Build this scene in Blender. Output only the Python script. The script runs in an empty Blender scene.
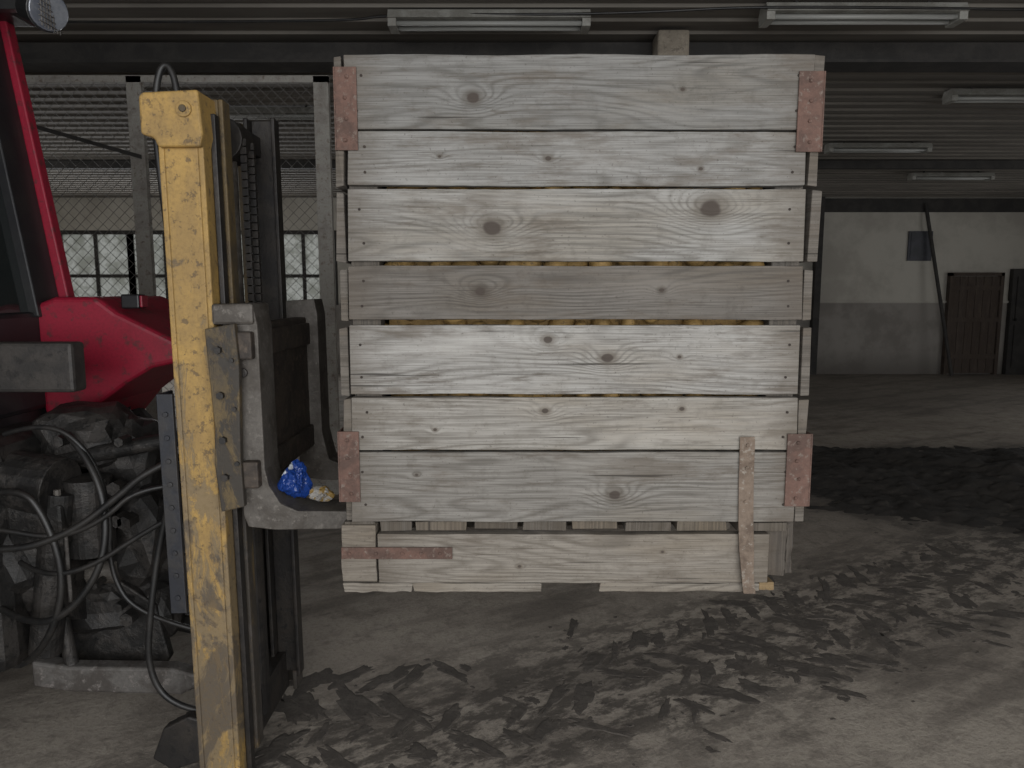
import bpy, bmesh, math, random
from mathutils import Vector, Matrix, noise
random.seed(7)
S=bpy.context.scene
try:
    S.view_settings.view_transform='Standard'
except Exception: pass

# ------------------------------------------------------------ helpers
def empty(name, loc=(0,0,0)):
    e=bpy.data.objects.new(name,None); S.collection.objects.link(e); e.location=loc
    e.empty_display_size=.1
    return e
def obj(name,bm,mat,parent=None,smooth=False):
    me=bpy.data.meshes.new(name); bm.normal_update(); bm.to_mesh(me); bm.free()
    o=bpy.data.objects.new(name,me); S.collection.objects.link(o)
    if mat:
        for m in (mat if isinstance(mat,(list,tuple)) else [mat]): me.materials.append(m)
    if smooth:
        for p in me.polygons: p.use_smooth=True
    if parent: o.parent=parent
    return o
def bm_box(bm,x0,x1,y0,y1,z0,z1,mi=0):
    vs=[bm.verts.new(p) for p in [(x0,y0,z0),(x1,y0,z0),(x1,y1,z0),(x0,y1,z0),(x0,y0,z1),(x1,y0,z1),(x1,y1,z1),(x0,y1,z1)]]
    for f in [(0,3,2,1),(4,5,6,7),(0,1,5,4),(1,2,6,5),(2,3,7,6),(3,0,4,7)]:
        fc=bm.faces.new([vs[i] for i in f]); fc.material_index=mi
def bevel(o,w=.004,seg=2):
    m=o.modifiers.new('bev','BEVEL'); m.width=w; m.segments=seg; m.limit_method='ANGLE'
    return o
def box(name,x0,x1,y0,y1,z0,z1,mat,parent=None,bv=.003):
    bm=bmesh.new(); bm_box(bm,x0,x1,y0,y1,z0,z1)
    o=obj(name,bm,mat,parent)
    if bv: bevel(o,bv)
    return o
def prism(name,pts,y0,y1,mat,parent=None,bv=.006):
    """outline in XZ extruded along Y"""
    bm=bmesh.new()
    a=[bm.verts.new((p[0],y0,p[1])) for p in pts]; b=[bm.verts.new((p[0],y1,p[1])) for p in pts]
    bm.faces.new(a); bm.faces.new(b[::-1]); n=len(pts)
    for i in range(n): bm.faces.new([a[i],b[i],b[(i+1)%n],a[(i+1)%n]])
    bmesh.ops.recalc_face_normals(bm,faces=bm.faces)
    o=obj(name,bm,mat,parent)
    if bv: bevel(o,bv,3)
    return o
def bm_cyl(bm,p0,p1,r,seg=20,r2=None,mi=0):
    p0=Vector(p0);p1=Vector(p1);d=p1-p0
    M=Matrix.Translation((p0+p1)/2)@d.to_track_quat('Z','Y').to_matrix().to_4x4()
    g=bmesh.ops.create_cone(bm,cap_ends=True,segments=seg,radius1=r,radius2=r if r2 is None else r2,depth=d.length,matrix=M)
    for v in g['verts']:
        for f in v.link_faces: f.material_index=mi
def cyl(name,p0,p1,r,mat,parent=None,seg=24,r2=None,bv=0.003):
    bm=bmesh.new(); bm_cyl(bm,p0,p1,r,seg,r2)
    o=obj(name,bm,mat,parent)
    if bv: bevel(o,bv)
    return o
def hose(name,pts,r,mat,parent=None):
    c=bpy.data.curves.new(name,'CURVE'); c.dimensions='3D'; c.bevel_depth=r; c.bevel_resolution=4
    s=c.splines.new('NURBS'); s.points.add(len(pts)-1)
    for i,p in enumerate(pts): s.points[i].co=(*p,1)
    s.use_endpoint_u=True; s.order_u=3; s.resolution_u=10
    o=bpy.data.objects.new(name,c); S.collection.objects.link(o); c.materials.append(mat)
    if parent:o.parent=parent
    return o

# ------------------------------------------------------------ node helper
class N:
    def __init__(s,name):
        s.m=bpy.data.materials.new(name); s.m.use_nodes=True; s.t=s.m.node_tree; s.n=s.t.nodes
        s.b=s.n['Principled BSDF']
        s.tc=s.n.new('ShaderNodeTexCoord').outputs['Object']
    def set(s,inp,v):
        if isinstance(v,bpy.types.NodeSocket): s.t.links.new(v,inp)
        elif isinstance(v,tuple) and len(v)==3 and inp.type=='RGBA': inp.default_value=(*v,1)
        else: inp.default_value=v
    def math(s,op,a,b=0.0,c=None,clamp=False):
        n=s.n.new('ShaderNodeMath'); n.operation=op; n.use_clamp=clamp
        s.set(n.inputs[0],a); s.set(n.inputs[1],b)
        if c is not None: s.set(n.inputs[2],c)
        return n.outputs[0]
    def xyz(s):
        n=s.n.new('ShaderNodeSeparateXYZ'); s.t.links.new(s.tc,n.inputs[0]); return n.outputs
    def comb(s,x,y,z):
        n=s.n.new('ShaderNodeCombineXYZ')
        for i,v in enumerate((x,y,z)): s.set(n.inputs[i],v)
        return n.outputs[0]
    def noise(s,vec=None,scale=5,detail=4,rough=.55,dist=0):
        n=s.n.new('ShaderNodeTexNoise'); s.t.links.new(vec or s.tc,n.inputs['Vector'])
        n.inputs['Scale'].default_value=scale;n.inputs['Detail'].default_value=detail;n.inputs['Roughness'].default_value=rough
        n.inputs['Distortion'].default_value=dist
        return n.outputs['Fac']
    def ramp(s,f,a,b,lo=0.0,hi=1.0):
        n=s.n.new('ShaderNodeMapRange'); n.interpolation_type='SMOOTHSTEP'
        s.set(n.inputs[0],f); s.set(n.inputs[1],a); s.set(n.inputs[2],b); s.set(n.inputs[3],lo); s.set(n.inputs[4],hi)
        return n.outputs[0]
    def mix(s,f,a,b,mode='MIX'):
        n=s.n.new('ShaderNodeMix'); n.data_type='RGBA'; n.blend_type=mode
        s.set(n.inputs[0],f); s.set(n.inputs[6],a); s.set(n.inputs[7],b); return n.outputs[2]
    def bump(s,h,st=.3,d=.003):
        n=s.n.new('ShaderNodeBump'); n.inputs['Strength'].default_value=st;n.inputs['Distance'].default_value=d
        s.t.links.new(h,n.inputs['Height']); s.t.links.new(n.outputs[0],s.b.inputs['Normal'])
    def fin(s,col,rough=.8,metal=0.0):
        s.set(s.b.inputs['Base Color'],col); s.set(s.b.inputs['Roughness'],rough); s.set(s.b.inputs['Metallic'],metal)
        return s.m
def weathered(name,c1,c2,c3=None,scale=6,lo=.45,hi=.6,rough=.7,metal=0.0,bump=.2,stretch=(1,1,1)):
    n=N(name); x,y,z=n.xyz()
    v=n.comb(n.math('MULTIPLY',x,stretch[0]),n.math('MULTIPLY',y,stretch[1]),n.math('MULTIPLY',z,stretch[2]))
    f=n.ramp(n.noise(v,scale,8,.65,.4),lo,hi)
    col=n.mix(f,c1,c2)
    if c3:
        g=n.ramp(n.noise(v,scale*4.3,6,.7),.54,.66)
        col=n.mix(g,col,c3)
    fine=n.noise(None,90,5,.7)
    col=n.mix(n.ramp(fine,.35,.7,0,.35),col,(c2[0]*.5,c2[1]*.5,c2[2]*.5))
    n.bump(n.math('ADD',fine,f),bump,.003)
    return n.fin(col,rough,metal)

def wood(name,ax,base,dark,knots=(),seed=0.0,dirt=(.105,.084,.064),dirtamt=.5,freq=56.0,ends=None):
    n=N(name); o=n.xyz()
    a,b={'X':(o[0],o[2]),'Y':(o[1],o[2]),'D':(o[1],o[0]),'Z':(o[2],o[0])}[ax]
    low=n.noise(n.comb(n.math('MULTIPLY',a,.9),n.math('MULTIPLY',b,6.0),seed),1.0,2,.45)
    phi=n.math('ADD',n.math('MULTIPLY',b,.8),n.math('MULTIPLY',n.math('SUBTRACT',low,.5),.30))
    wig=n.noise(n.comb(n.math('MULTIPLY',a,9.),n.math('MULTIPLY',b,30.),seed+3),1.0,3,.5)
    phi=n.math('ADD',phi,n.math('MULTIPLY',wig,.007))
    kmask=None; kring=None
    for (ka,kb,r) in knots:
        da=n.math('SUBTRACT',a,ka); db=n.math('SUBTRACT',b,kb)
        da2=n.math('MULTIPLY',da,da); db2=n.math('MULTIPLY',db,db)
        q=n.math('ADD',n.math('DIVIDE',da2,(4.0*r)**2),n.math('DIVIDE',db2,(2.3*r)**2))
        e=n.math('EXPONENT',n.math('MULTIPLY',q,-1.0))
        phi=n.math('ADD',phi,n.math('MULTIPLY',e,r*5.0))
        d=n.math('SQRT',n.math('ADD',n.math('MULTIPLY',da2,.7),n.math('MULTIPLY',db2,1.2)))
        d=n.math('ADD',d,n.math('MULTIPLY',n.math('SUBTRACT',wig,.5),r*.8))
        k=n.ramp(d,r*.7,r*1.05,1.0,0.0); k2=n.ramp(d,r*.9,r*2.4,.6,0.0)
        kmask=k if kmask is None else n.math('MAXIMUM',kmask,k)
        kring=k2 if kring is None else n.math('MAXIMUM',kring,k2)
    rings=n.math('SINE',n.math('MULTIPLY',phi,freq*6.283))
    rings=n.math('POWER',n.math('MULTIPLY_ADD',rings,.5,.5),2.6)
    fib=n.noise(n.comb(n.math('MULTIPLY',a,5.),n.math('MULTIPLY',b,380.),seed),1.0,4,.65)
    amp=n.ramp(n.noise(n.comb(n.math('MULTIPLY',a,3.),n.math('MULTIPLY',b,12.),seed+9),1.0,3,.6),.3,.65,.15,1.0)
    f=n.math('MULTIPLY',rings,amp)
    mott=n.noise(n.comb(n.math('MULTIPLY',a,1.6),n.math('MULTIPLY',b,5.),seed+70),1.0,4,.6)
    warm=(base[0]*.84,base[1]*.79,base[2]*.72)
    col=n.mix(n.ramp(mott,.42,.64,0,.9),base,warm)
    col=n.mix(n.math('MULTIPLY',f,.78),col,dark)
    col=n.mix(n.ramp(fib,.40,.70,0,.72),col,(dark[0]*.68,dark[1]*.67,dark[2]*.66))
    patch=n.noise(n.comb(n.math('MULTIPLY',a,3.2),n.math('MULTIPLY',b,11.),seed+20),1.0,6,.7)
    col=n.mix(n.ramp(patch,.50,.67,0,dirtamt),col,dirt)
    sm=n.noise(n.comb(n.math('MULTIPLY',a,7.),n.math('MULTIPLY',b,45.),seed+25),1.0,6,.75)
    col=n.mix(n.ramp(sm,.53,.69,0,.6),col,(dirt[0]*.8,dirt[1]*.8,dirt[2]*.8))
    cloud=n.noise(None,28,5,.7)
    col=n.mix(n.ramp(cloud,.5,.7,0,.35),col,(dark[0]*.8,dark[1]*.78,dark[2]*.74))
    lt=n.noise(n.comb(n.math('MULTIPLY',a,2.),n.math('MULTIPLY',b,14.),seed+31),1.0,4,.6)
    col=n.mix(n.ramp(lt,.52,.75,0,.5),col,(min(1,base[0]*1.3),min(1,base[1]*1.3),min(1,base[2]*1.3)))
    if ends:   # grime soaked into the board ends
        ed=n.math('MINIMUM',n.math('SUBTRACT',a,ends[0]),n.math('SUBTRACT',ends[1],a))
        ed=n.math('ADD',ed,n.math('MULTIPLY',n.math('SUBTRACT',sm,.5),.25))
        col=n.mix(n.ramp(ed,-.02,.13,.6,0),col,(dirt[0]*.9,dirt[1]*.9,dirt[2]*.9))
    cr=n.noise(n.comb(n.math('MULTIPLY',a,1.8),n.math('MULTIPLY',b,100.),seed+50),1.0,2,.5)
    crm=n.ramp(cr,.69,.74,0,.8); col=n.mix(crm,col,(.03,.025,.02))
    sp=n.noise(None,130,3,.6); col=n.mix(n.ramp(sp,.62,.70,0,.5),col,(.06,.05,.042))
    if kmask is not None:
        col=n.mix(kring,col,(dark[0]*.68,dark[1]*.60,dark[2]*.52))
        col=n.mix(n.math('MULTIPLY',kmask,.9),col,(.055,.042,.034))
    h=n.math('SUBTRACT',n.math('MULTIPLY_ADD',f,-.6,1.0),n.math('ADD',n.math('MULTIPLY',fib,.5),crm))
    n.bump(h,.5,.004)
    return n.fin(col,.85)

def plank(name,x0,x1,y0,y1,z0,z1,mat,parent,ax='X',jit=.0018,seg=26,bv=.002):
    """a worn plank: lengthwise subdivided box whose edges wander; ax = lengthwise axis"""
    L=[(x0,x1),(y0,y1),(z0,z1)]; A={'X':0,'Y':1,'Z':2}[ax]; O=[i for i in range(3) if i!=A]
    bm=bmesh.new(); rows=[]; sd=random.random()*100
    for i in range(seg+1):
        t=i/seg; row=[]
        for (u,v) in [(0,0),(1,0),(1,1),(0,1)]:
            p=[0,0,0]; p[A]=L[A][0]+(L[A][1]-L[A][0])*t
            if i in(0,seg): p[A]+=random.uniform(-1,1)*jit*1.6
            p[O[0]]=L[O[0]][u]; p[O[1]]=L[O[1]][v]
            for k,q in ((O[0],u),(O[1],v)):
                p[k]+=jit*1.5*noise.noise(Vector((t*5+sd,u*7+k*3,v*5+sd)))+random.uniform(-.22,.22)*jit
            row.append(bm.verts.new(p))
        rows.append(row)
    for i in range(seg):
        for j in range(4):
            bm.faces.new([rows[i][j],rows[i][(j+1)%4],rows[i+1][(j+1)%4],rows[i+1][j]])
    bm.faces.new(rows[0][::-1]); bm.faces.new(rows[-1])
    bmesh.ops.recalc_face_normals(bm,faces=bm.faces)
    o=obj(name,bm,mat,parent)
    if bv:
        m=bevel(o,bv,2).modifiers['bev']; m.angle_limit=math.radians(50)
    return o

# ------------------------------------------------------------ materials
rust=weathered('rusty_red_steel',(.145,.082,.063),(.092,.056,.044),(.19,.15,.125),14,.42,.62,.85,0,.4)
rust_strap=weathered('rusty_strap_steel',(.19,.143,.108),(.11,.078,.057),(.28,.245,.205),16,.42,.62,.85,0,.4)
def mast_paint(name,c1,c2,grime,lowgrime=.88,bias=0.0):
    n=N(name); x,y,z=n.xyz()
    v=n.comb(x,y,n.math('MULTIPLY',z,.55))
    f=n.ramp(n.noise(v,7,8,.68,.5),.40,.60)
    col=n.mix(f,c1,c2)
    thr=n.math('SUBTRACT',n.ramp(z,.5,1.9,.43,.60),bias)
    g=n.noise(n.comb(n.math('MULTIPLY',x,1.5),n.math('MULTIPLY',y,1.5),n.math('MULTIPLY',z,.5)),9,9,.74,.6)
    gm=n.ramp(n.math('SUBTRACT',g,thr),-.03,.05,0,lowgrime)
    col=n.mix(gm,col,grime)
    g2=n.noise(n.comb(x,y,n.math('MULTIPLY',z,.5)),5.5,9,.7,.8)
    bl=n.ramp(g2,n.ramp(z,.3,1.9,.50,.60),n.ramp(z,.3,1.9,.56,.66),0,.75); col=n.mix(bl,col,(.07,.06,.052))
    ch=n.ramp(n.noise(None,38,5,.7),.56,.65,0,.7); col=n.mix(ch,col,(.08,.058,.042))
    fine=n.noise(None,110,4,.7); col=n.mix(n.ramp(fine,.4,.7,0,.35),col,(c2[0]*.45,c2[1]*.45,c2[2]*.5))
    n.bump(n.math('SUBTRACT',fine,n.math('ADD',gm,ch)),.35,.003)
    return n.fin(col,.65)
yellow=mast_paint('worn_yellow_paint',(.43,.27,.080),(.32,.205,.072),(.15,.125,.09),.7)
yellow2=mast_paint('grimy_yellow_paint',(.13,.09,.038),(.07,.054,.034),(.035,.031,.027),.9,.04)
greasy=weathered('greasy_dark_steel',(.024,.022,.021),(.046,.039,.033),(.014,.014,.014),9,.4,.65,.5,.3,.3)
forksteel=weathered('fork_steel',(.125,.112,.098),(.075,.064,.053),(.18,.162,.142),9,.42,.6,.6,.2,.3)
platesteel=weathered('brown_plate_steel',(.075,.058,.045),(.04,.032,.027),(.12,.09,.068),9,.42,.6,.65,.2,.3)
redp=weathered('red_tractor_paint',(.31,.012,.034),(.21,.010,.025),(.12,.03,.032),5,.5,.8,.42,0,.08)
blackp=weathered('black_cab_paint',(.010,.010,.012),(.018,.018,.018),None,6,.4,.6,.4,0,.05)
rubber=weathered('tyre_rubber',(.016,.016,.016),(.042,.038,.034),(.028,.026,.024),8,.4,.65,.85,0,.3)
hoserub=weathered('hose_rubber',(.010,.010,.010),(.024,.022,.02),None,10,.4,.6,.45,0,.1)
casting=weathered('oily_casting',(.022,.021,.020),(.058,.052,.047),(.011,.011,.011),9,.42,.6,.5,.4,.6)
bluegrey=weathered('bluegrey_steel',(.026,.028,.035),(.042,.040,.040),None,9,.42,.6,.55,.2,.2)
dirtygrey=weathered('dirty_grey_steel',(.14,.13,.12),(.08,.07,.062),(.21,.19,.175),10,.42,.6,.6,.2,.3)
darkbar=weathered('dark_grimy_bar',(.036,.033,.031),(.060,.053,.047),(.022,.02,.019),8,.4,.6,.6,.2,.3)
nailm=weathered('rusty_nail',(.05,.038,.03),(.035,.026,.022),None,30,.4,.6,.8,.3,.1)
fixt=weathered('lamp_housing_paint',(.32,.315,.285),(.225,.215,.19),None,5,.4,.6,.6,0,.05)
tube=N('fluorescent_tube_glass'); tube=tube.fin((.30,.30,.28),.45)
concrete_col=weathered('column_concrete',(.30,.26,.205),(.22,.19,.15),(.15,.13,.105),5,.4,.6,.9,0,.3)
postm=weathered('post_grey_paint',(.40,.38,.34),(.29,.265,.235),(.20,.155,.125),6,.45,.65,.7,0,.1)
wirem=weathered('galvanised_wire',(.26,.25,.235),(.19,.18,.17),None,20,.4,.6,.6,.1,.0)
beamm=weathered('dark_beam_steel',(.028,.026,.024),(.045,.041,.037),None,5,.4,.6,.8,0,.2)
potm=weathered('potato_skin',(.46,.29,.10),(.32,.205,.075),(.18,.12,.05),18,.4,.65,.7,0,.25)
soilm=weathered('dark_soil',(.024,.021,.018),(.046,.040,.034),(.064,.055,.047),4,.38,.66,.95,0,.45)
trackm=weathered('dried_mud',(.085,.073,.062),(.125,.108,.092),(.058,.050,.043),14,.40,.62,.95,0,.5)
brownwood=wood('brown_plank_door','Z',(.075,.055,.043),(.04,.03,.024),seed=4.)
boardm=weathered('notice_board_face',(.07,.072,.085),(.05,.052,.06),None,5,.4,.6,.6,0,.0)

# floor
n=N('dusty_concrete_floor')
x,y,z=n.xyz()
big=n.noise(None,.7,5,.6,.3); med=n.noise(None,3.2,9,.7,.3); m2_=n.noise(None,11,8,.72,.2); fine=n.noise(None,55,6,.75)
col=n.mix(n.ramp(big,.35,.65),(.44,.388,.325),(.335,.290,.242))
col=n.mix(n.ramp(med,.5,.66,0,.6),col,(.205,.175,.145))
col=n.mix(n.ramp(med,.30,.44,.5,0),col,(.50,.45,.385))
col=n.mix(n.ramp(m2_,.50,.64,0,.45),col,(.17,.146,.122))
col=n.mix(n.ramp(m2_,.32,.46,.3,0),col,(.48,.43,.365))
col=n.mix(n.ramp(fine,.45,.68,0,.45),col,(.15,.13,.11))
u=n.math('ADD',n.math('MULTIPLY',x,.85),n.math('MULTIPLY',y,.5)); w_=n.math('SUBTRACT',n.math('MULTIPLY',y,.85),n.math('MULTIPLY',x,.5))
sm=n.noise(n.comb(n.math('MULTIPLY',u,.8),n.math('MULTIPLY',w_,3.5),1.3),1.0,6,.65)
col=n.mix(n.ramp(sm,.48,.64,0,.6),col,(.125,.106,.088))
wl_=n.math('ADD',w_,n.math('MULTIPLY',n.math('SUBTRACT',med,.5),.8))
lane=n.ramp(n.math('ABSOLUTE',n.math('SUBTRACT',wl_,2.2)),.15,.80,.9,0)
lane=n.math('MULTIPLY',lane,n.ramp(n.noise(n.comb(u,n.math('MULTIPLY',w_,2.0),.3),6,8,.75),.43,.55))
col=n.mix(lane,col,(.088,.075,.063))
dx=n.math('DIVIDE',n.math('SUBTRACT',x,4.5),2.9); dy=n.math('DIVIDE',n.math('SUBTRACT',y,6.0),1.6)
rr=n.math('SQRT',n.math('ADD',n.math('MULTIPLY',dx,dx),n.math('MULTIPLY',dy,dy)))
rr=n.math('ADD',rr,n.math('MULTIPLY',n.math('SUBTRACT',med,.5),1.2))
col=n.mix(n.ramp(rr,.72,1.15,.8,0),col,(.052,.045,.039))
col=n.mix(n.ramp(n.math('ADD',y,n.math('MULTIPLY',med,1.5)),8.8,11.5,0,.5),col,(.13,.115,.10))
n.bump(n.math('ADD',fine,n.math('ADD',n.math('MULTIPLY',m2_,1.5),n.math('MULTIPLY',med,2.0))),.55,.007)
floorm=n.fin(col,n.ramp(med,.3,.7,.75,.95))

# walls
n=N('limewashed_wall'); x,y,z=n.xyz()
f=n.noise(None,1.3,6,.65); g=n.noise(None,9,5,.6)
col=n.mix(n.ramp(f,.4,.65,0,.7),(.47,.445,.39),(.33,.305,.265))
low=n.ramp(z,1.34,1.38,1,0); col=n.mix(low,col,n.mix(n.ramp(f,.4,.6),(.27,.25,.225),(.20,.182,.162)))
low2=n.ramp(z,0,.6,.7,0); col=n.mix(low2,col,(.09,.08,.07))
n.bump(g,.2,.01); wallm=n.fin(col,.9)
n=N('board_ceiling'); x,y,z=n.xyz()
f=n.noise(n.comb(n.math('MULTIPLY',x,.6),n.math('MULTIPLY',y,3.),0.0),1.0,5,.6)
col=n.mix(n.ramp(f,.35,.65),(.195,.177,.152),(.128,.115,.098)); ceilm=n.fin(col,.85)

# ------------------------------------------------------------ room
XL,XR,YB,YF,H=-9.6,10.6,14.2,-1.2,3.32
bm=bmesh.new(); bm_box(bm,XL-.2,XR+.2,YF-6,YB+.2,-.15,0); obj('floor',bm,floorm)
bm=bmesh.new(); yy=YF; p=.24
while yy<YB+.2:
    vs=[(XL-.2,yy,H),(XR+.2,yy,H),(XR+.2,yy+p,H+.022),(XL-.2,yy+p,H+.022)]
    a=[bm.verts.new(v) for v in vs]; bm.faces.new(a)
    b=[bm.verts.new(v) for v in [(XL-.2,yy+p,H+.022),(XR+.2,yy+p,H+.022),(XR+.2,yy+p,H),(XL-.2,yy+p,H)]]; bm.faces.new(b)
    yy+=p
bm_box(bm,XL-.2,XR+.2,YF,YB+.2,H+.03,H+.15)
obj('ceiling',bm,ceilm)
box('wall_left',XL-.2,XL,YF,YB+.2,0,H,wallm,bv=0)
box('wall_right',XR,XR+.2,YF,YB+.2,0,H,wallm,bv=0)
WX0,WX1,WZ0,WZ1=-9.2,-3.3,1.32,2.72
bm=bmesh.new()
bm_box(bm,WX1,XR,YB,YB+.2,0,H); bm_box(bm,XL,WX1,YB,YB+.2,0,WZ0); bm_box(bm,XL,WX1,YB,YB+.2,WZ1,H); bm_box(bm,XL,WX0,YB,YB+.2,WZ0,WZ1)
obj('wall_back',bm,wallm)
gl=N('dusty_glass'); tr=gl.n.new('ShaderNodeBsdfTransparent'); tr.inputs[0].default_value=(.74,.74,.71,1)
tl=gl.n.new('ShaderNodeBsdfTranslucent'); tl.inputs[0].default_value=(.5,.5,.46,1); mx=gl.n.new('ShaderNodeMixShader')
gf=gl.ramp(gl.noise(None,5.0,6,.7),.36,.65,.15,.95); gl.t.links.new(gf,mx.inputs[0]); gl.t.links.new(tr.outputs[0],mx.inputs[1]); gl.t.links.new(tl.outputs[0],mx.inputs[2])
gl.t.links.new(mx.outputs[0],gl.n['Material Output'].inputs[0]); glassm=gl.m
w0=WX0
for k in range(3):
    w1=w0+(WX1-WX0)/3
    e=empty('window_%d'%(k+1))
    bm=bmesh.new()
    bm_box(bm,w0,w1,YB+.06,YB+.12,WZ0,WZ0+.07);bm_box(bm,w0,w1,YB+.06,YB+.12,WZ1-.07,WZ1)
    for i in range(4):
        xx=w0+(w1-w0)*i/3; ww=.06 if i in(0,3) else .03
        bm_box(bm,xx-ww,xx+ww,YB+.065,YB+.115,WZ0,WZ1)
    for zz in (WZ0+.55,): bm_box(bm,w0,w1,YB+.07,YB+.11,zz-.03,zz+.03)
    obj('frame',bm,beamm,e)
    bm=bmesh.new(); bm_box(bm,w0,w1,YB+.088,YB+.092,WZ0,WZ1); obj('panes',bm,glassm,e)
    w0=w1
box('trim_1',WX0-.05,WX1+.05,YB-.08,YB+.06,WZ0-.06,WZ0,wallm)
bm=bmesh.new(); bm_box(bm,XL,XR,5.45,5.6,3.19,3.32); bm_box(bm,XL,XR,5.40,5.65,3.175,3.195); obj('ceiling_beam',bm,beamm)
for yb in (10.2,):
    bm=bmesh.new(); bm_box(bm,XL,XR,yb,yb+.12,3.22,3.32); obj('ceiling_beam',bm,beamm)
e=empty('concrete_column')
box('shaft',.965,1.175,5.15,5.36,0,3.31,concrete_col,e,.015)
box('base_plinth',.93,1.21,5.115,5.395,0,.12,concrete_col,e,.015)

def fixture(xc,yc,L=1.2):
    e=empty('fluorescent_ceiling_light')
    prism_pts=[(-.09,0),(.09,0),(.06,.055),(-.06,.055)]
    bm=bmesh.new(); z0=H-.07
    r=[]
    for xx in (xc-L/2,xc+L/2):
        r.append([bm.verts.new((xx,yc+a,z0+b)) for a,b in prism_pts])
    for i in range(4): bm.faces.new([r[0][i],r[0][(i+1)%4],r[1][(i+1)%4],r[1][i]])
    bm.faces.new(r[0][::-1]); bm.faces.new(r[1]); bmesh.ops.recalc_face_normals(bm,faces=bm.faces)
    obj('housing',bm,fixt,e)
    bm=bmesh.new()
    for s in(-.045,.045): bm_cyl(bm,(xc-L/2+.05,yc+s,z0-.022),(xc+L/2-.05,yc+s,z0-.022),.015,12)
    obj('tubes',bm,tube,e,True)
    bm=bmesh.new()
    for xx in (xc-L/2+.0,xc+L/2-.05): bm_box(bm,xx,xx+.05,yc-.075,yc+.075,z0-.045,z0)
    obj('end_caps',bm,fixt,e)
    bm=bmesh.new()
    for xx in(xc-L/3,xc+L/3): bm_cyl(bm,(xx,yc,z0+.05),(xx,yc,H+.02),.012,8)
    obj('hangers',bm,beamm,e)
fixture(-.14,4.85,1.24); fixture(2.12,4.74,1.2); fixture(4.35,6.65); fixture(4.3,9.0); fixture(6.45,11.2); fixture(-2.35,7.3); fixture(-5.6,7.3)
hose('ceiling_cable',[(-3,4.9,3.27),(-1,4.85,3.25),(-.8,4.8,3.28),(.6,4.75,3.26),(1.7,4.6,3.27),(4,4.7,3.25)],.008,hoserub)

# wire mesh partition
e=empty('wire_mesh_partition'); FY=5.72
bm=bmesh.new()
for xx in (-6.4,-4.6,-2.79,-1.41): bm_box(bm,xx-.055,xx+.055,FY-.02,FY+.03,0,3.165)
bm_box(bm,XL,-1.355,FY-.02,FY+.02,3.12,3.168); bm_box(bm,XL,-1.355,FY-.018,FY+.018,.02,.08)
obj('posts_and_rails',bm,postm,e)
bm=bmesh.new(); X0,X1,Z0,Z1=-7.5,-1.41,.06,3.13; st=.085; r=.0019
def wire(ax,az,bx,bz,yo):
    d=Vector((bx-ax,0,bz-az)).normalized(); nrm=Vector((-d.z,0,d.x))*r
    o=[nrm,Vector((0,-r*1.6,0))-nrm*.5,Vector((0,r*1.6,0))-nrm*.5]
    A=[bm.verts.new(Vector((ax,FY+yo,az))+q) for q in o]; B=[bm.verts.new(Vector((bx,FY+yo,bz))+q) for q in o]
    for i in range(3): bm.faces.new([A[i],A[(i+1)%3],B[(i+1)%3],B[i]])
c=X0-(Z1-Z0)
while c<X1:
    za=Z0+max(0,X0-c); zb=Z0+min(Z1-Z0,X1-c)
    if zb>za: wire(c+za-Z0,za,c+zb-Z0,zb,0)
    xa=X0+X1-(c+za-Z0); xb=X0+X1-(c+zb-Z0)
    if zb>za: wire(xa,za,xb,zb,.005)
    c+=st
obj('chain_link_mesh',bm,wirem,e)
prism('diagonal_brace',[(-2.76,2.57),(-2.76,2.60),(-4.6,3.12),(-4.6,3.09)],FY-.03,FY-.022,beamm,e,0)

# back wall furniture
bm=bmesh.new()
for i in range(6):
    xx=8.3+i*.15; bm_box(bm,xx+.004,xx+.146,14.12,14.16,.03,1.86)
for z in(.3,1.0,1.6): bm_box(bm,8.3,9.2,14.09,14.12,z,z+.09)
bm_box(bm,8.24,8.3,14.08,14.19,0,1.92); bm_box(bm,9.2,9.26,14.08,14.19,0,1.92); bm_box(bm,8.24,9.26,14.08,14.19,1.87,1.93)
obj('door_2',bm,brownwood)
bm=bmesh.new(); bm_box(bm,9.42,10.3,14.08,14.19,0,2.0); 
for z in(.15,1.05): 
    bm_box(bm,9.5,9.84,14.05,14.08,z,z+.8); bm_box(bm,9.9,10.22,14.05,14.08,z,z+.8)
bm_cyl(bm,(9.5,14.05,1.05),(9.5,13.98,1.05),.025)
obj('door_1',bm,beamm)
bm=bmesh.new(); bm_box(bm,7.45,7.9,14.16,14.195,2.15,2.7); bm_box(bm,7.49,7.86,14.15,14.16,2.19,2.66); obj('notice_board',bm,boardm)
cyl('leaning_pole',(8.2,13.75,0.02),(7.7,14.12,3.2),.032,beamm)
box('trim_2',5.68,5.80,14.05,14.2,0,H,beamm)
box('trim_3',5.80,XR,14.15,14.2,3.05,3.3,beamm)
box('trim_4',5.80,XR,14.16,14.2,1.36,1.40,wallm)

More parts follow.
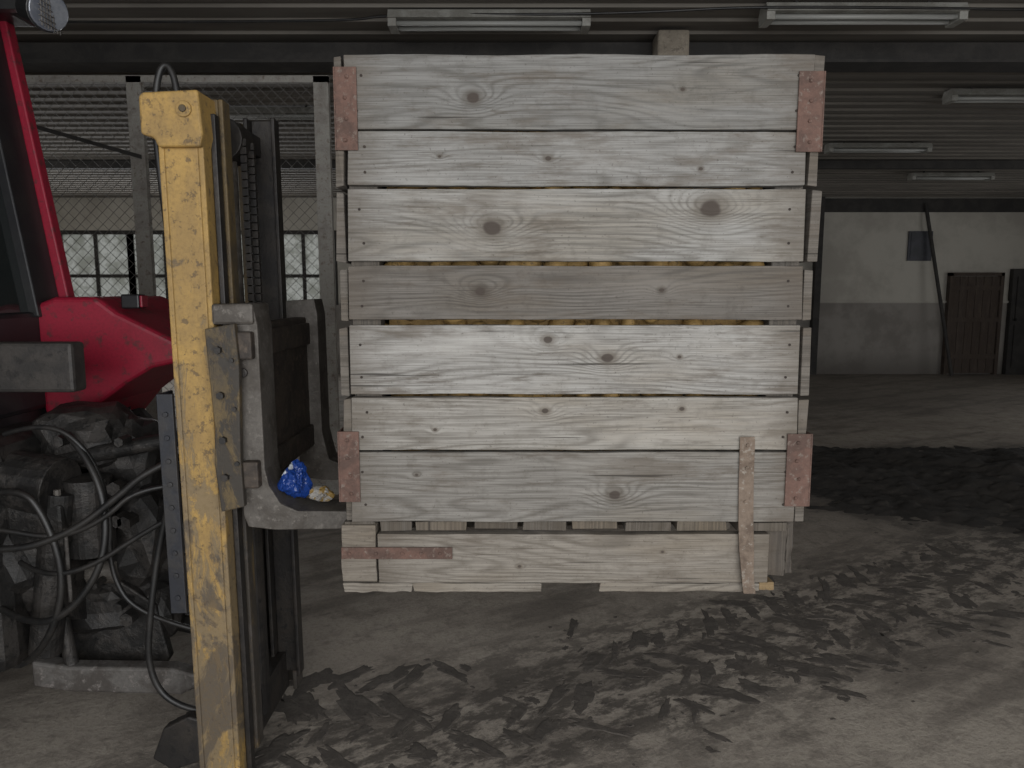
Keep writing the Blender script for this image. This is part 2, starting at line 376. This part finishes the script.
# soil heap
bm=bmesh.new(); g=130
vv={}
for i in range(g+1):
    for j in range(g+1):
        u=i/g*2-1; v=j/g*2-1
        X=4.55+u*2.6; Y=6.15+v*1.4
        q=Vector((X,Y,0)); rr=math.sqrt(u*u+v*v)+.26*noise.noise(q*1.3)+.14*noise.noise(q*4)+.08*noise.noise(q*11)
        h=(.97-rr)
        h=(h*.17 if h>0 else h*.12)*(1+.5*noise.noise(q*3))+(.024*noise.noise(q*9)+.018*noise.noise(q*22)+.01*noise.noise(q*45))*min(1,max(0,(1.15-rr)*3))
        vv[i,j]=(bm.verts.new((X,Y,max(h,-.04))))
for i in range(g):
    for j in range(g):
        fs=[vv[i,j],vv[i+1,j],vv[i+1,j+1],vv[i,j+1]]
        if max(q.co.z for q in fs)>-.005: bm.faces.new(fs)
for v in [v for v in bm.verts if not v.link_faces]: bm.verts.remove(v)
obj('soil_heap',bm,soilm,None,True)

# muddy tyre tracks
bm=bmesh.new()
def lerp_path(P,s):
    seg=[(Vector(P[i+1])-Vector(P[i])).length for i in range(len(P)-1)]
    for i,l in enumerate(seg):
        if s<=l or i==len(seg)-1:
            d=(Vector(P[i+1])-Vector(P[i])).normalized(); return Vector(P[i])+d*s,d
        s-=l
def blob(c,d,L,W,h):
    nn=30; pts=[]; sd=random.random()*50; nrm=Vector((-d.y,d.x))
    for k in range(nn):
        t=2*math.pi*k/nn; ct,stt=math.cos(t),math.sin(t)
        ct=math.copysign(abs(ct)**.8,ct); stt=math.copysign(abs(stt)**.8,stt)
        q=1+.7*noise.noise(Vector((math.cos(t)*1.3+sd,math.sin(t)*1.3,sd)))+.45*noise.noise(Vector((math.cos(t)*4+sd,math.sin(t)*4,sd)))
        pts.append(c+d*(ct*L*.5*q)+nrm*(stt*W*.5*q+.05*L*ct*ct))
    top=[bm.verts.new((c.x+(p.x-c.x)*.8,c.y+(p.y-c.y)*.8,h)) for p in pts]; bot=[bm.verts.new((p.x,p.y,.0)) for p in pts]
    bm.faces.new(top)
    for k in range(nn): bm.faces.new([bot[k],bot[(k+1)%nn],top[(k+1)%nn],top[k]])
def track(P,w,prob,step=.125,Wd=.06):
    tot=sum((Vector(P[i+1])-Vector(P[i])).length for i in range(len(P)-1)); s=0
    while s<tot:
        c,d=lerp_path(P,s); nrm=Vector((-d.y,d.x))
        c=c+nrm*.09*noise.noise(Vector((s*1.5,w*9,0)))
        fade=.5+1.3*noise.noise(Vector((s*1.1,w*20,5)))
        for side in(1,-1):
            if random.random()<prob*(.65+fade*.6):
                an=random.uniform(-.22,.22); sc=max(.4,min(1.2,.72+fade*.5))
                dd=(d*(.62+an)+nrm*side*.78).normalized()
                cc=c+nrm*side*w*.27+d*(step*.5 if side>0 else 0)+Vector((random.uniform(-.03,.03),random.uniform(-.03,.03)))
                blob(cc,dd,w*.6*sc*random.uniform(.5,1.15),Wd*sc*random.uniform(.6,1.5),random.uniform(.0012,.003))
                for _ in range(random.choice((0,1,2,3))): blob(cc+nrm*side*random.uniform(-.12,.14)+d*random.uniform(-.08,.08),dd,random.uniform(.015,.07),random.uniform(.012,.04),.0015)
        s+=step
A=[(-1.2,2.72),(-.5,2.78),(.36,2.98),(1.1,3.35),(1.76,3.74),(2.3,4.05),(2.8,4.35)]
B=[(-.9,2.36),(-.26,2.5),(.76,2.85),(1.74,3.25),(2.54,3.72),(3.3,4.25)]
track(A,.40,.88,.15,.07); track(B,.36,.7,.15,.06)
track([(-.4,2.36),(.5,2.52),(1.3,2.85),(2.4,3.4)],.30,.35,.16,.045)
track([(-1.1,2.95),(-.2,3.1),(.7,3.4),(1.5,3.95)],.34,.3,.17,.05)
for k in range(200):
    c,d=lerp_path(A if k%2 else B,random.uniform(0,4.4)); nrm=Vector((-d.y,d.x))
    blob(c+nrm*random.gauss(0,.24),d,random.uniform(.008,.03),random.uniform(.008,.02),.002)
bmesh.ops.recalc_face_normals(bm,faces=bm.faces)
obj('muddy_tyre_tracks',bm,trackm)

# ------------------------------------------------------------ potato crate
crate=empty('wooden_potato_crate')
D=1.9
tones=[((.215,.210,.198),(.108,.102,.092)),
       ((.268,.262,.247),(.136,.128,.115)),
       ((.305,.297,.278),(.146,.136,.120)),
       ((.165,.151,.135),(.080,.071,.061)),
       ((.345,.334,.312),(.163,.152,.136)),
       ((.330,.313,.283),(.158,.143,.122)),
       ((.240,.226,.204),(.115,.104,.090))]
warmt=((.262,.237,.203),(.130,.112,.091)); darkt=((.155,.14,.122),(.08,.07,.06))
B_=[(1.995,2.172,-.412,.739,[(-.096,2.069,.014),(.42,2.09,.005)]),
    (1.859,1.990,-.408,.733,[(.09,1.925,.007),(-.18,1.93,.004),(.47,1.90,.005)]),
    (1.673,1.851,-.412,.735,[(-.05,1.755,.021),(.50,1.803,.025)]),
    (1.526,1.661,-.414,.739,[(-.08,1.596,.014),(.38,1.60,.007)]),
    (1.333,1.511,-.419,.740,[(.092,1.474,.011),(.244,1.427,.014),(.43,1.43,.005)]),
    (1.186,1.325,-.419,.743,[(.086,1.29,.009),(.44,1.295,.006),(-.2,1.24,.004)]),
    (.993,1.180,-.421,.744,[(.27,1.066,.014),(-.25,1.12,.004)])]
nb=bmesh.new()
for i,(z0,z1,x0,x1,kn) in enumerate(B_):
    m=wood('front_board_wood_%d'%(i+1),'X',tones[i][0],tones[i][1],kn,seed=3.7*i+1,dirtamt=.6,ends=(x0,x1))
    plank('front_board_%d'%(i+1),x0,x1,D,D+.025,z0,z1,m,crate,'X',.0020,40)
    for xe in (x0+.035,x1-.035):
        for zf in (.25,.72):
            xx=xe+random.uniform(-.008,.008); zz=z0+(z1-z0)*zf
            bm_cyl(nb,(xx,D-.0015,zz),(xx,D+.01,zz),.0035,10)
    sw=wood('side_board_wood_%d'%(i+1),'Y',(.15,.133,.114),(.075,.065,.054),(),seed=20+i*2.3,dirtamt=.7)
    dz=random.uniform(-.006,.004)
    for nm,s0 in (('left',-.441),('right',.741)):
        o=random.uniform(-.005,.005)
        plank('side_board_%s_%d'%(nm,i+1),s0+o+(0 if nm=='left' else .004),s0+.024+o+(-.004 if nm=='left' else .003),D+.002+random.uniform(0,.012),3.1,z0+dz,z1+dz-.003,sw,crate,'Y',.0035,20)
    plank('back_board_%d'%(i+1),-.415,.74,3.075,3.1,z0,z1,sw,crate,'X',.002,10)
obj('nails',nb,nailm,crate)
postw=wood('corner_post_wood','Z',darkt[0],darkt[1],(),seed=44.)
for k,(xx,yy) in enumerate([(-.412,D+.027),(.665,D+.027),(-.412,3.0),(.665,3.0)]):
    plank('corner_post_%d'%(k+1),xx,xx+.072,yy,yy+.072,.99,2.165,postw,crate,'Z',.001,8)
cols=[(-.445,-.365),(-.352,-.268),(-.257,-.121),(-.10,.015),(.032,.146),(.161,.281),(.302,.422),(.44,.573),(.60,.73)]
for k,(a,b) in enumerate(cols):
    t='warm' if k in(2,5,7) else 'dark'
    m=wood('deck_wood_%d'%k,'D',(.16,.135,.105) if t=='warm' else (.12,.105,.088),(.08,.066,.05),(),seed=60+k*1.7,freq=60.)
    dz=random.uniform(-.002,.003)
    plank('deck_board_%d'%(k+1),a,b,D+.008+random.uniform(0,.012),3.09,.964+dz,.989+dz*.3,m,crate,'Y',.003,10)
m=wood('base_board_wood','X',warmt[0],warmt[1],[(.02,.87,.004),(.4,.91,.004)],seed=91.,dirtamt=.6,ends=(-.357,.682))
plank('base_board',-.357,.682,D+.0,D+.035,.824,.958,m,crate,'X',.002,40)
m2=wood('base_block_wood','X',(.22,.193,.158),(.12,.10,.082),(),seed=93.,dirtamt=.6)
plank('base_corner_block_left',-.452,-.361,D-.002,D+.12,.828,.985,m2,crate,'Z',.002,8)
m3=wood('base_dark_block_wood','Z',(.10,.087,.074),(.05,.042,.035),(),seed=95.)
plank('base_corner_block_right',.686,.742,D+.04,D+.16,.83,.975,m3,crate,'Z',.004,10)
plank('base_corner_splinter',.745,.762,D+.045,D+.09,.835,.985,m3,crate,'Z',.005,10)
for k,(a,b) in enumerate([(-.452,-.268),(-.265,.078),(.235,.66)]):
    mm=wood('skid_wood_%d'%k,'X',warmt[0],warmt[1],(),seed=100+k*3.,dirtamt=.6)
    plank('bottom_slat_%d'%(k+1),a,b,D-.002+random.uniform(0,.006),D+.10,.798+random.uniform(-.003,.002),.822,mm,crate,'X',.002,16)
plank('bottom_slat_4',.665,.70,D+.005,D+.10,.802,.824,wood('fresh_wood','X',(.26,.185,.095),(.2,.135,.07),(),seed=111.),crate,'X',.002,6)
for k,yy in enumerate((2.44,3.0)):
    plank('base_stringer_%d'%(k+1),-.44,.735,yy,yy+.09,.824,.958,postw,crate,'X',.002,12)
    plank('base_slat_back_%d'%(k+1),-.44,.735,yy-.01,yy+.10,.798,.822,postw,crate,'X',.002,12)
def angle(nm,x0,x1,z0,z1,side):
    bm=bmesh.new(); bm_box(bm,x0,x1,D-.006,D-.001,z0,z1)
    if side<0: bm_box(bm,x0-.004,x0,D-.006,D+.06,z0,z1)
    else: bm_box(bm,x1,x1+.004,D-.006,D+.06,z0,z1)
    xm=(x0+x1)/2
    for f in(.12,.38,.63,.88): bm_cyl(bm,(xm+random.uniform(-.008,.008),D-.006,z0+(z1-z0)*f),(xm,D-.010,z0+(z1-z0)*f),.0055,10,.004)
    bevel(obj(nm,bm,rust,crate),.0015)
angle('corner_bracket_1',-.434,-.381,1.944,2.142,-1)
angle('corner_bracket_2',.703,.764,1.940,2.132,1)
angle('corner_bracket_3',-.450,-.398,1.048,1.236,-1)
angle('corner_bracket_4',.716,.778,1.036,1.230,1)
bm=bmesh.new(); bm_box(bm,-.452,-.158,D-.008,D-.003,.893,.925)
for xx in(-.43,-.36,-.33,-.29,-.24,-.19): bm_cyl(bm,(xx,D-.008,.909),(xx,D-.012,.909),.005,10)
bevel(obj('base_flat_bracket',bm,rust,crate),.0015)
bm=bmesh.new(); prev=None
prof=[(0,1.222,.612),(0,1.10,.613),(-.002,.99,.616),(-.008,.92,.619),(-.012,.86,.622),(-.008,.82,.628),(0,.797,.634),(.03,.79,.638)]
for dy,z,xc in prof:
    ww=.0195 if z>.9 else .016
    r_=[bm.verts.new((xc-ww,D-.006+dy,z)),bm.verts.new((xc+ww,D-.006+dy,z)),bm.verts.new((xc+ww,D-.002+dy,z)),bm.verts.new((xc-ww,D-.002+dy,z))]
    if prev:
        for j in range(4): bm.faces.new([prev[j],prev[(j+1)%4],r_[(j+1)%4],r_[j]])
    else: bm.faces.new(r_)
    prev=r_
bm.faces.new(prev[::-1])
for z in(1.20,1.14,1.05): bm_cyl(bm,(.613,D-.006,z),(.613,D-.011,z),.005,10)
bmesh.ops.recalc_face_normals(bm,faces=bm.faces)
obj('rusty_strap',bm,rust_strap,crate)

# potatoes
bm=bmesh.new()
def potato(c,s):
    M=Matrix.Translation(c)@Matrix.Rotation(random.uniform(0,6.3),4,'Y')@Matrix.Rotation(random.uniform(0,3),4,'Z')@Matrix.Diagonal((s*random.uniform(1.05,1.4),s*random.uniform(.9,1.05),s*random.uniform(.8,1),1))
    bmesh.ops.create_icosphere(bm,subdivisions=2,radius=1,matrix=M)
xx=-.33
while xx<.66:
    zz=1.03
    while zz<2.06:
        s=random.uniform(.024,.036); potato(Vector((xx+random.uniform(-.02,.02),1.972+random.uniform(-.004,.03),zz+random.uniform(-.02,.02))),s); zz+=.058
    xx+=.064
xx=-.33
while xx<.69:
    yy=2.03
    while yy<3.03:
        potato(Vector((xx+random.uniform(-.015,.015),yy,2.04+random.uniform(-.02,.03))),random.uniform(.028,.038)); yy+=.062
    xx+=.065
obj('potatoes',bm,potm,crate,True)
bm=bmesh.new(); bm_box(bm,-.33,.655,2.0,3.0,.995,2.02); obj('potato_fill',bm,potm,crate)

# ------------------------------------------------------------ forklift mast
mast=empty('forklift_mast')
def channel(nm,x0,x1,y0,y1,z0,z1,t,mat,open_to):
    bm=bmesh.new()
    bm_box(bm,x0,x0+t,y0,y1,z0,z1); bm_box(bm,x1-t,x1,y0,y1,z0,z1)
    if open_to>0: bm_box(bm,x0+t,x1-t,y0,y0+t,z0,z1)
    else: bm_box(bm,x0+t,x1-t,y1-t,y1,z0,z1)
    return bevel(obj(nm,bm,mat,mast),.004)
channel('outer_rail_near',-.995,-.868,2.15,2.235,.03,2.13,.016,yellow,1)
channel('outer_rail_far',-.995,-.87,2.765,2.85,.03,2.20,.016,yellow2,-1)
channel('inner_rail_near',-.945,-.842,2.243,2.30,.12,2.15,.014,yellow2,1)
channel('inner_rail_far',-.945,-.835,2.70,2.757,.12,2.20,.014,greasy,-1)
box('rail_edge_strip',-.866,-.850,2.20,2.235,.05,2.1,greasy,mast)
prism('mast_head_cap',[(-1.03,2.03),(-.995,2.02),(-.985,1.995),(-.868,1.995),(-.858,2.03),(-.865,2.148),(-1.02,2.142),(-1.03,2.13)],2.125,2.27,yellow,mast,.012)
cyl('cap_bolt',(-.905,2.127,2.095),(-.905,2.117,2.095),.022,yellow,mast)
cyl('cap_bolt_centre',(-.905,2.118,2.095),(-.905,2.110,2.095),.010,yellow2,mast)
box('top_crossbar',-.98,-.90,2.25,2.77,2.07,2.14,greasy,mast)
box('bottom_crossbar',-1.0,-.90,2.25,2.77,.05,.2,greasy,mast)
box('mid_crossbar',-.99,-.95,2.25,2.77,.65,.8,greasy,mast)
cyl('lift_cylinder',(-.93,2.5,.1),(-.93,2.5,1.25),.045,greasy,mast)
cyl('lift_piston',(-.93,2.5,1.25),(-.93,2.5,2.05),.028,forksteel,mast)
cyl('chain_pulley',(-.93,2.44,2.08),(-.93,2.56,2.08),.07,greasy,mast)
bm=bmesh.new(); z=1.2
while z<2.08:
    for yy in (2.46,2.53):
        bm_box(bm,-.872,-.852,yy-.008,yy+.008,z,z+.022)
    z+=.026
obj('lift_chain',bm,greasy,mast)
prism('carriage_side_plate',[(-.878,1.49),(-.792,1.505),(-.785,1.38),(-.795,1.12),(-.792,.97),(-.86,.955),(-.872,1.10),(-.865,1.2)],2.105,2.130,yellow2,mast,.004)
bm=bmesh.new()
for z in(1.43,1.30,1.17,1.06): bm_cyl(bm,(-.84,2.108,z),(-.84,2.09,z),.011,6)
for z in(1.40,1.26,1.10): bm_cyl(bm,(-.805,2.108,z),(-.805,2.098,z),.007,10)
obj('carriage_bolts',bm,greasy,mast)
box('carriage_plate',-.815,-.765,2.16,2.86,1.06,1.50,platesteel,mast,.006)
box('carriage_bar_top',-.80,-.752,2.12,2.90,1.40,1.48,platesteel,mast,.006)
box('carriage_bar_bottom',-.80,-.752,2.12,2.90,1.02,1.10,platesteel,mast,.006)
def fork(nm,y0,y1,ztop,dx=0):
    pts=[(-.842,ztop),(-.752+dx,ztop+.006),(-.742+dx,ztop-.05),(-.742+dx,1.07),(-.732+dx,1.02),(-.70,.965),(-.65,.943),(.55,.925),(.62,.912),(.62,.905),(.55,.892),(-.72,.885),(-.80,.895),(-.812,.93),(-.815,1.2),(-.842,1.24)]
    prism(nm,pts,y0,y1,forksteel,mast,.006)
fork('fork_near',2.15,2.28,1.545)
fork('fork_far',2.74,2.86,1.56,.02)
cyl('fork_bolt',(-.79,2.15,1.36),(-.79,2.14,1.36),.014,greasy,mast)
box('fork_hook_near',-.87,-.75,2.14,2.29,1.50,1.56,forksteel,mast,.008)
bm=bmesh.new(); bm_box(bm,-1.045,-.998,2.14,2.155,.63,1.30); bm_box(bm,-1.045,-1.035,2.155,2.23,.63,1.30)
z=.68
while z<1.27: bm_cyl(bm,(-1.02,2.141,z),(-1.02,2.134,z),.008,12); z+=.07
bevel(obj('perforated_side_bracket',bm,bluegrey,mast),.002)
prism('lower_bracket',[(-1.14,.15),(-1.10,.25),(-1.02,.29),(-.99,.28),(-.99,.14),(-1.08,.11)],2.15,2.19,greasy,mast)
hose('mast_hose_top',[(-.99,2.30,1.9),(-.99,2.3,2.15),(-1.01,2.3,2.27),(-1.05,2.3,2.25),(-1.07,2.3,2.1),(-1.06,2.3,1.9),(-1.04,2.28,1.75),(-1.02,2.28,1.3)],.010,hoserub,mast)
hose('mast_hose_low',[(-1.04,2.2,1.0),(-1.10,2.22,.85),(-1.14,2.2,.6),(-1.16,2.2,.42),(-1.10,2.2,.30),(-1.0,2.2,.28)],.010,hoserub,mast)
mast.rotation_euler=(0,-.009,0); mast.location=(.019,0,.009)

# crumpled bag and wrapper on the fork
n=N('blue_bag_plastic'); f=n.noise(None,13,2,.5,.3)
col=n.mix(n.ramp(f,.60,.62),(.012,.045,.22),(.45,.47,.50)); bagm=n.fin(col,.25)
n=N('wrapper_paper'); f=n.noise(None,24,2,.5,.4)
col=n.mix(n.ramp(f,.50,.54),(.33,.31,.28),(.28,.18,.055)); wrapm=n.fin(col,.5)
def crumple(nm,cx,cy,zb,rx,ry,rz,mat,sd):
    bm=bmesh.new(); bmesh.ops.create_icosphere(bm,subdivisions=5,radius=1)
    o=Vector((sd,sd*2,0))
    dirs=[Vector((random.gauss(0,1),random.gauss(0,1),random.gauss(0,1))).normalized() for _ in range(16)]
    offs=[random.uniform(.5,.9) for _ in dirs]
    for v in bm.verts:
        q=v.co.copy()
        dd=1.15
        for dr,of in zip(dirs,offs):      # flat folded facets
            c=q.dot(dr)
            if c>0: dd=min(dd,of/c)
        dd=dd*(1+.22*noise.noise(q*1.5+o))-.16*abs(noise.noise(q*4+o))
        v.co=Vector((q.x*rx*dd+cx,q.y*ry*dd+cy,q.z*rz*dd))
    mn=min(v.co.z for v in bm.verts)
    for v in bm.verts: v.co.z+=zb-mn
    obj(nm,bm,mat,None,False)
crumple('crumpled_plastic_bag',-.662,2.215,.962,.056,.055,.074,bagm,3.1)
crumple('crumpled_wrapper',-.585,2.215,.956,.045,.04,.028,wrapm,8.3)

# ------------------------------------------------------------ tractor
tr=empty('red_tractor')
def wheel(nm,xc,y0,y1,zc,R,rim):
    bm=bmesh.new(); W=y1-y0; ns=48
    prof=[(rim*.95,.12),(rim*1.05,.02),(R*.82,-.02),(R*.93,.06),(R*.955,.25),(R*.96,.5),(R*.955,.75),(R*.93,.94),(R*.82,1.02),(rim*1.05,.98),(rim*.95,.88)]
    rings=[]
    for i in range(ns):
        t=2*math.pi*i/ns; rings.append([bm.verts.new((xc+r*math.cos(t),y0+W*w,zc+r*math.sin(t))) for r,w in prof])
    for i in range(ns):
        for j in range(len(prof)-1): bm.faces.new([rings[i][j],rings[(i+1)%ns][j],rings[(i+1)%ns][j+1],rings[i][j+1]])
    nl=20
    for i in range(nl):
        for side in(0,1):
            t0=2*math.pi*(i+.5*side)/nl
            L=[]
            for (tt,ww) in [(0,.02),(.17,.52)]:
                for dt in(-.035,.035):
                    for r in (R*.93,R):
                        w_=ww if side==0 else 1-ww; t=t0+tt+dt
                        L.append(bm.verts.new((xc+r*math.cos(t),y0+W*w_,zc+r*math.sin(t))))
            for f in [(0,1,3,2),(4,6,7,5),(0,4,5,1),(2,3,7,6),(1,5,7,3),(0,2,6,4)]: bm.faces.new([L[k] for k in f])
    bmesh.ops.recalc_face_normals(bm,faces=bm.faces)
    obj(nm+'_tyre',bm,rubber,tr)
    bm=bmesh.new(); bm_cyl(bm,(xc,y0+W*.35,zc),(xc,y0+W*.65,zc),rim,40); bm_cyl(bm,(xc,y0+W*.1,zc),(xc,y0+W*.9,zc),rim*.35,24)
    obj(nm+'_rim',bm,darkbar,tr)
wheel('rear_wheel_far',-2.12,2.98,3.34,.66,.66,.36)
wheel('rear_wheel_near',-2.35,1.62,1.98,.66,.66,.36)
wheel('front_wheel_far',-4.4,3.0,3.25,.45,.45,.22)
wheel('front_wheel_near',-4.4,1.75,2.0,.45,.45,.22)
prism('fender_far',[(-1.80,1.545),(-1.72,1.575),(-1.56,1.575),(-1.49,1.52),(-1.39,1.47),(-1.26,1.405),(-1.25,1.33),(-1.37,1.305),(-1.48,1.24),(-1.59,1.16),(-1.70,1.03),(-1.76,1.0),(-1.79,1.15)],2.80,3.36,redp,tr,.02)
prism('fender_near',[(-2.75,1.35),(-2.5,1.5),(-2.0,1.5),(-1.75,1.3),(-1.72,1.1),(-1.78,1.1),(-1.85,1.28),(-2.05,1.42),(-2.45,1.42),(-2.7,1.28)],1.6,2.0,redp,tr,.015)
box('fender_lamp',-1.50,-1.43,2.86,2.92,1.53,1.585,blackp,tr,.006)
box('fender_lamp_lens',-1.43,-1.42,2.865,2.915,1.535,1.58,redp,tr,.003)
gg=N('cab_glass'); gg.fin((.018,.022,.022),.08); cabglass=gg.m
def leanpost(nm,xb,xt,y0,y1,z0,z1,w,mat):
    prism(nm,[(xb-w,z0),(xb,z0),(xt,z1),(xt-w,z1)],y0,y1,mat,tr,.006)
leanpost('cab_rear_pillar_far',-1.735,-1.90,2.93,2.98,1.54,2.62,.045,redp)
leanpost('cab_rear_frame_far',-1.765,-1.925,2.78,2.93,1.50,2.62,.05,blackp)
leanpost('cab_rear_pillar_near',-1.735,-1.90,1.92,1.98,1.54,2.62,.07,redp)
leanpost('cab_rear_window',-1.80,-1.96,1.98,2.80,1.50,2.62,.01,cabglass)
box('cab_lower_rear',-1.85,-1.78,1.95,2.95,1.15,1.52,blackp,tr,.02)
box('cab_sill',-3.1,-1.80,1.95,2.95,.95,1.2,blackp,tr,.02)
leanpost('cab_front_pillar_far',-3.1,-3.05,2.9,2.96,1.2,2.62,.07,redp)
leanpost('cab_front_pillar_near',-3.1,-3.05,1.94,2.0,1.2,2.62,.07,redp)
box('cab_side_glass_far',-3.1,-1.95,2.93,2.94,1.2,2.62,cabglass,tr,0)
box('cab_front_glass',-3.13,-3.12,2.0,2.9,1.2,2.62,cabglass,tr,0)
prism('cab_roof',[(-3.3,2.62),(-1.80,2.60),(-1.78,2.66),(-1.9,2.76),(-3.1,2.78),(-3.3,2.72)],1.88,3.02,blackp,tr,.03)
box('cab_seat',-2.6,-2.1,2.25,2.7,1.15,1.3,blackp,tr,.04)
box('cab_seat_back',-2.2,-2.08,2.25,2.7,1.3,1.85,blackp,tr,.04)
prism('hood',[(-4.9,.75),(-4.92,1.25),(-4.8,1.38),(-3.12,1.5),(-3.12,.75)],2.15,2.75,redp,tr,.04)
box('chassis',-4.7,-1.9,2.3,2.6,.5,.85,casting,tr,.03)
cyl('front_axle',(-4.4,1.85,.45),(-4.4,3.15,.45),.05,casting,tr)
cyl('rear_axle',(-2.2,1.8,.66),(-2.2,3.2,.66),.09,casting,tr)
cyl('work_lamp_body',(-1.60,2.60,2.53),(-1.50,2.53,2.495),.045,blackp,tr,24,.065)
cyl('work_lamp_lens',(-1.50,2.53,2.495),(-1.493,2.525,2.493),.06,weathered('lamp_lens',(.14,.15,.18),(.22,.23,.25),None,20,.4,.6,.15,.3,0),tr)
bm=bmesh.new()
for k in range(-3,4):
    bm_cyl(bm,(-1.488,2.522-.06,2.493+k*.016),(-1.488,2.522+.06,2.493+k*.016),.002,6)
    bm_cyl(bm,(-1.488,2.522+k*.016,2.493-.06),(-1.488,2.522+k*.016,2.493+.06),.002,6)
obj('work_lamp_guard',bm,dirtygrey,tr)
box('work_lamp_bracket',-1.80,-1.58,2.58,2.62,2.52,2.61,blackp,tr,.003)
box('tool_box_bar',-1.95,-1.44,2.42,2.50,1.265,1.43,darkbar,tr,.012)
box('gearbox',-2.1,-1.62,2.25,2.75,.35,1.12,casting,tr,.06)
cyl('pto_housing',(-1.62,2.5,.62),(-1.48,2.5,.62),.16,casting,tr)
cyl('pto_shaft',(-1.48,2.5,.62),(-1.38,2.5,.62),.04,forksteel,tr)
cyl('hydraulic_pump',(-1.64,2.38,.98),(-1.47,2.36,.96),.10,casting,tr)
cyl('hydraulic_ram',(-1.56,2.35,.40),(-1.47,2.35,.95),.05,casting,tr)
cyl('filter_canister',(-1.42,2.42,.72),(-1.42,2.42,.98),.075,casting,tr)
box('valve_block',-1.62,-1.44,2.30,2.44,.78,.92,casting,tr,.012)
bm=bmesh.new()
for (cx,cy,cz,sx,sy,sz) in [(-1.52,2.62,1.08,.16,.14,.12),(-1.38,2.66,.98,.13,.12,.16),(-1.34,2.62,.72,.12,.12,.2),(-1.5,2.6,.48,.16,.14,.12),(-1.30,2.6,.45,.09,.1,.12),(-1.68,2.4,.72,.14,.12,.14)]:
    g=bmesh.ops.create_icosphere(bm,subdivisions=3,radius=1)
    for v in g['verts']:
        q=v.co.copy(); q=Vector([math.copysign(abs(t)**.75,t) for t in q])
        k=1+.18*noise.noise(q*2.2+Vector((cx*9,0,cz*9)))
        v.co=Vector((cx+q.x*sx*k,cy+q.y*sy*k,cz+q.z*sz*k))
for k in range(14):
    a=Vector((random.uniform(-1.65,-1.28),2.46,random.uniform(.42,1.12))); bm_cyl(bm,a,a-Vector((0,.06,0)),random.uniform(.012,.03),6)
obj('gearbox_castings',bm,casting,tr)
bm=bmesh.new()
for k in range(5): bm_cyl(bm,(-1.60+k*.035,2.32,.92),(-1.60+k*.035,2.32,.965),.011,8)
obj('valve_fittings',bm,forksteel,tr)
cyl('lever',(-1.40,2.25,.62),(-1.40,2.25,.86),.006,dirtygrey,tr,10,bv=0)
prism('lower_link',[(-1.62,.27),(-1.50,.25),(-1.12,.24),(-1.06,.27),(-1.06,.31),(-1.15,.335),(-1.5,.34),(-1.62,.36)],2.36,2.42,dirtygrey,tr,.01)
prism('lower_link_far',[(-1.9,.37),(-1.50,.35),(-1.0,.24),(-.98,.27),(-1.0,.31),(-1.5,.42),(-1.9,.46)],2.70,2.75,casting,tr,.01)
cyl('lift_rod',(-1.50,2.39,.33),(-1.60,2.42,1.0),.022,casting,tr)
cyl('top_link',(-1.65,2.5,1.0),(-1.02,2.5,1.12),.028,casting,tr)
prism('headstock_plate',[(-1.62,.20),(-1.30,.18),(-1.22,.3),(-1.26,.5),(-1.40,.6),(-1.60,.55)],2.50,2.54,casting,tr)
H_=[[(-1.75,2.2,.83),(-1.55,2.18,.80),(-1.35,2.2,.86),(-1.2,2.22,.98),(-1.12,2.23,1.05),(-1.0,2.25,1.1)],
    [(-1.8,2.22,.88),(-1.6,2.2,.88),(-1.4,2.2,.84),(-1.25,2.2,.90),(-1.15,2.22,1.0),(-1.02,2.25,1.0)],
    [(-1.7,2.25,.95),(-1.5,2.2,1.02),(-1.42,2.2,.9),(-1.38,2.2,.7),(-1.45,2.2,.5),(-1.55,2.25,.42)],
    [(-1.6,2.3,1.15),(-1.45,2.28,1.2),(-1.32,2.28,1.1),(-1.28,2.3,.9),(-1.3,2.3,.7),(-1.22,2.3,.55),(-1.02,2.3,.5)],
    [(-1.7,2.3,.6),(-1.5,2.2,.55),(-1.35,2.2,.62),(-1.25,2.22,.8),(-1.28,2.25,1.05),(-1.4,2.3,1.15)],
    [(-1.55,2.25,.75),(-1.45,2.2,.72),(-1.3,2.2,.75),(-1.15,2.22,.85),(-1.06,2.22,.9)]]
for k,h in enumerate(H_): hose('hydraulic_hose_%d'%(k+1),h,.008 if k%2 else .011,hoserub,tr)

# ------------------------------------------------------------ light
w=bpy.data.worlds.new('overcast_sky'); S.world=w; w.use_nodes=True
bg=w.node_tree.nodes['Background']; bg.inputs[0].default_value=(.94,.97,1,1); bg.inputs[1].default_value=.55
def area(nm,loc,rot,sx,sy,e,col=(.975,.985,1)):
    L=bpy.data.lights.new(nm,'AREA'); L.shape='RECTANGLE'; L.size=sx; L.size_y=sy; L.energy=e; L.color=col
    lo=bpy.data.objects.new(nm,L); S.collection.objects.link(lo); lo.location=loc; lo.rotation_euler=[math.radians(a) for a in rot]
area('doorway_daylight',(1.0,-2.2,1.9),(90,0,0),6,2.8,215)
area('window_daylight',(-6.2,14.1,2.0),(-90,0,0),5.6,1.3,90)
area('right_fill_light',(10.4,8.5,1.5),(90,0,90),5,2.4,55)  # added fill, no gate in this wall; lifts the background and floor
area('left_fill_light',(-9.4,8,1.9),(90,0,-90),5,1.6,80)  # added fill at the windowless left wall, brightens the ceiling on that side

# ------------------------------------------------------------ camera
c=bpy.data.cameras.new('camera'); c.sensor_width=36; c.lens=36*742/1024; c.clip_start=.05
co=bpy.data.objects.new('camera',c); S.collection.objects.link(co); co.location=(0,0,1.6); co.rotation_euler=(math.radians(90-7.2),0,0)
S.camera=co
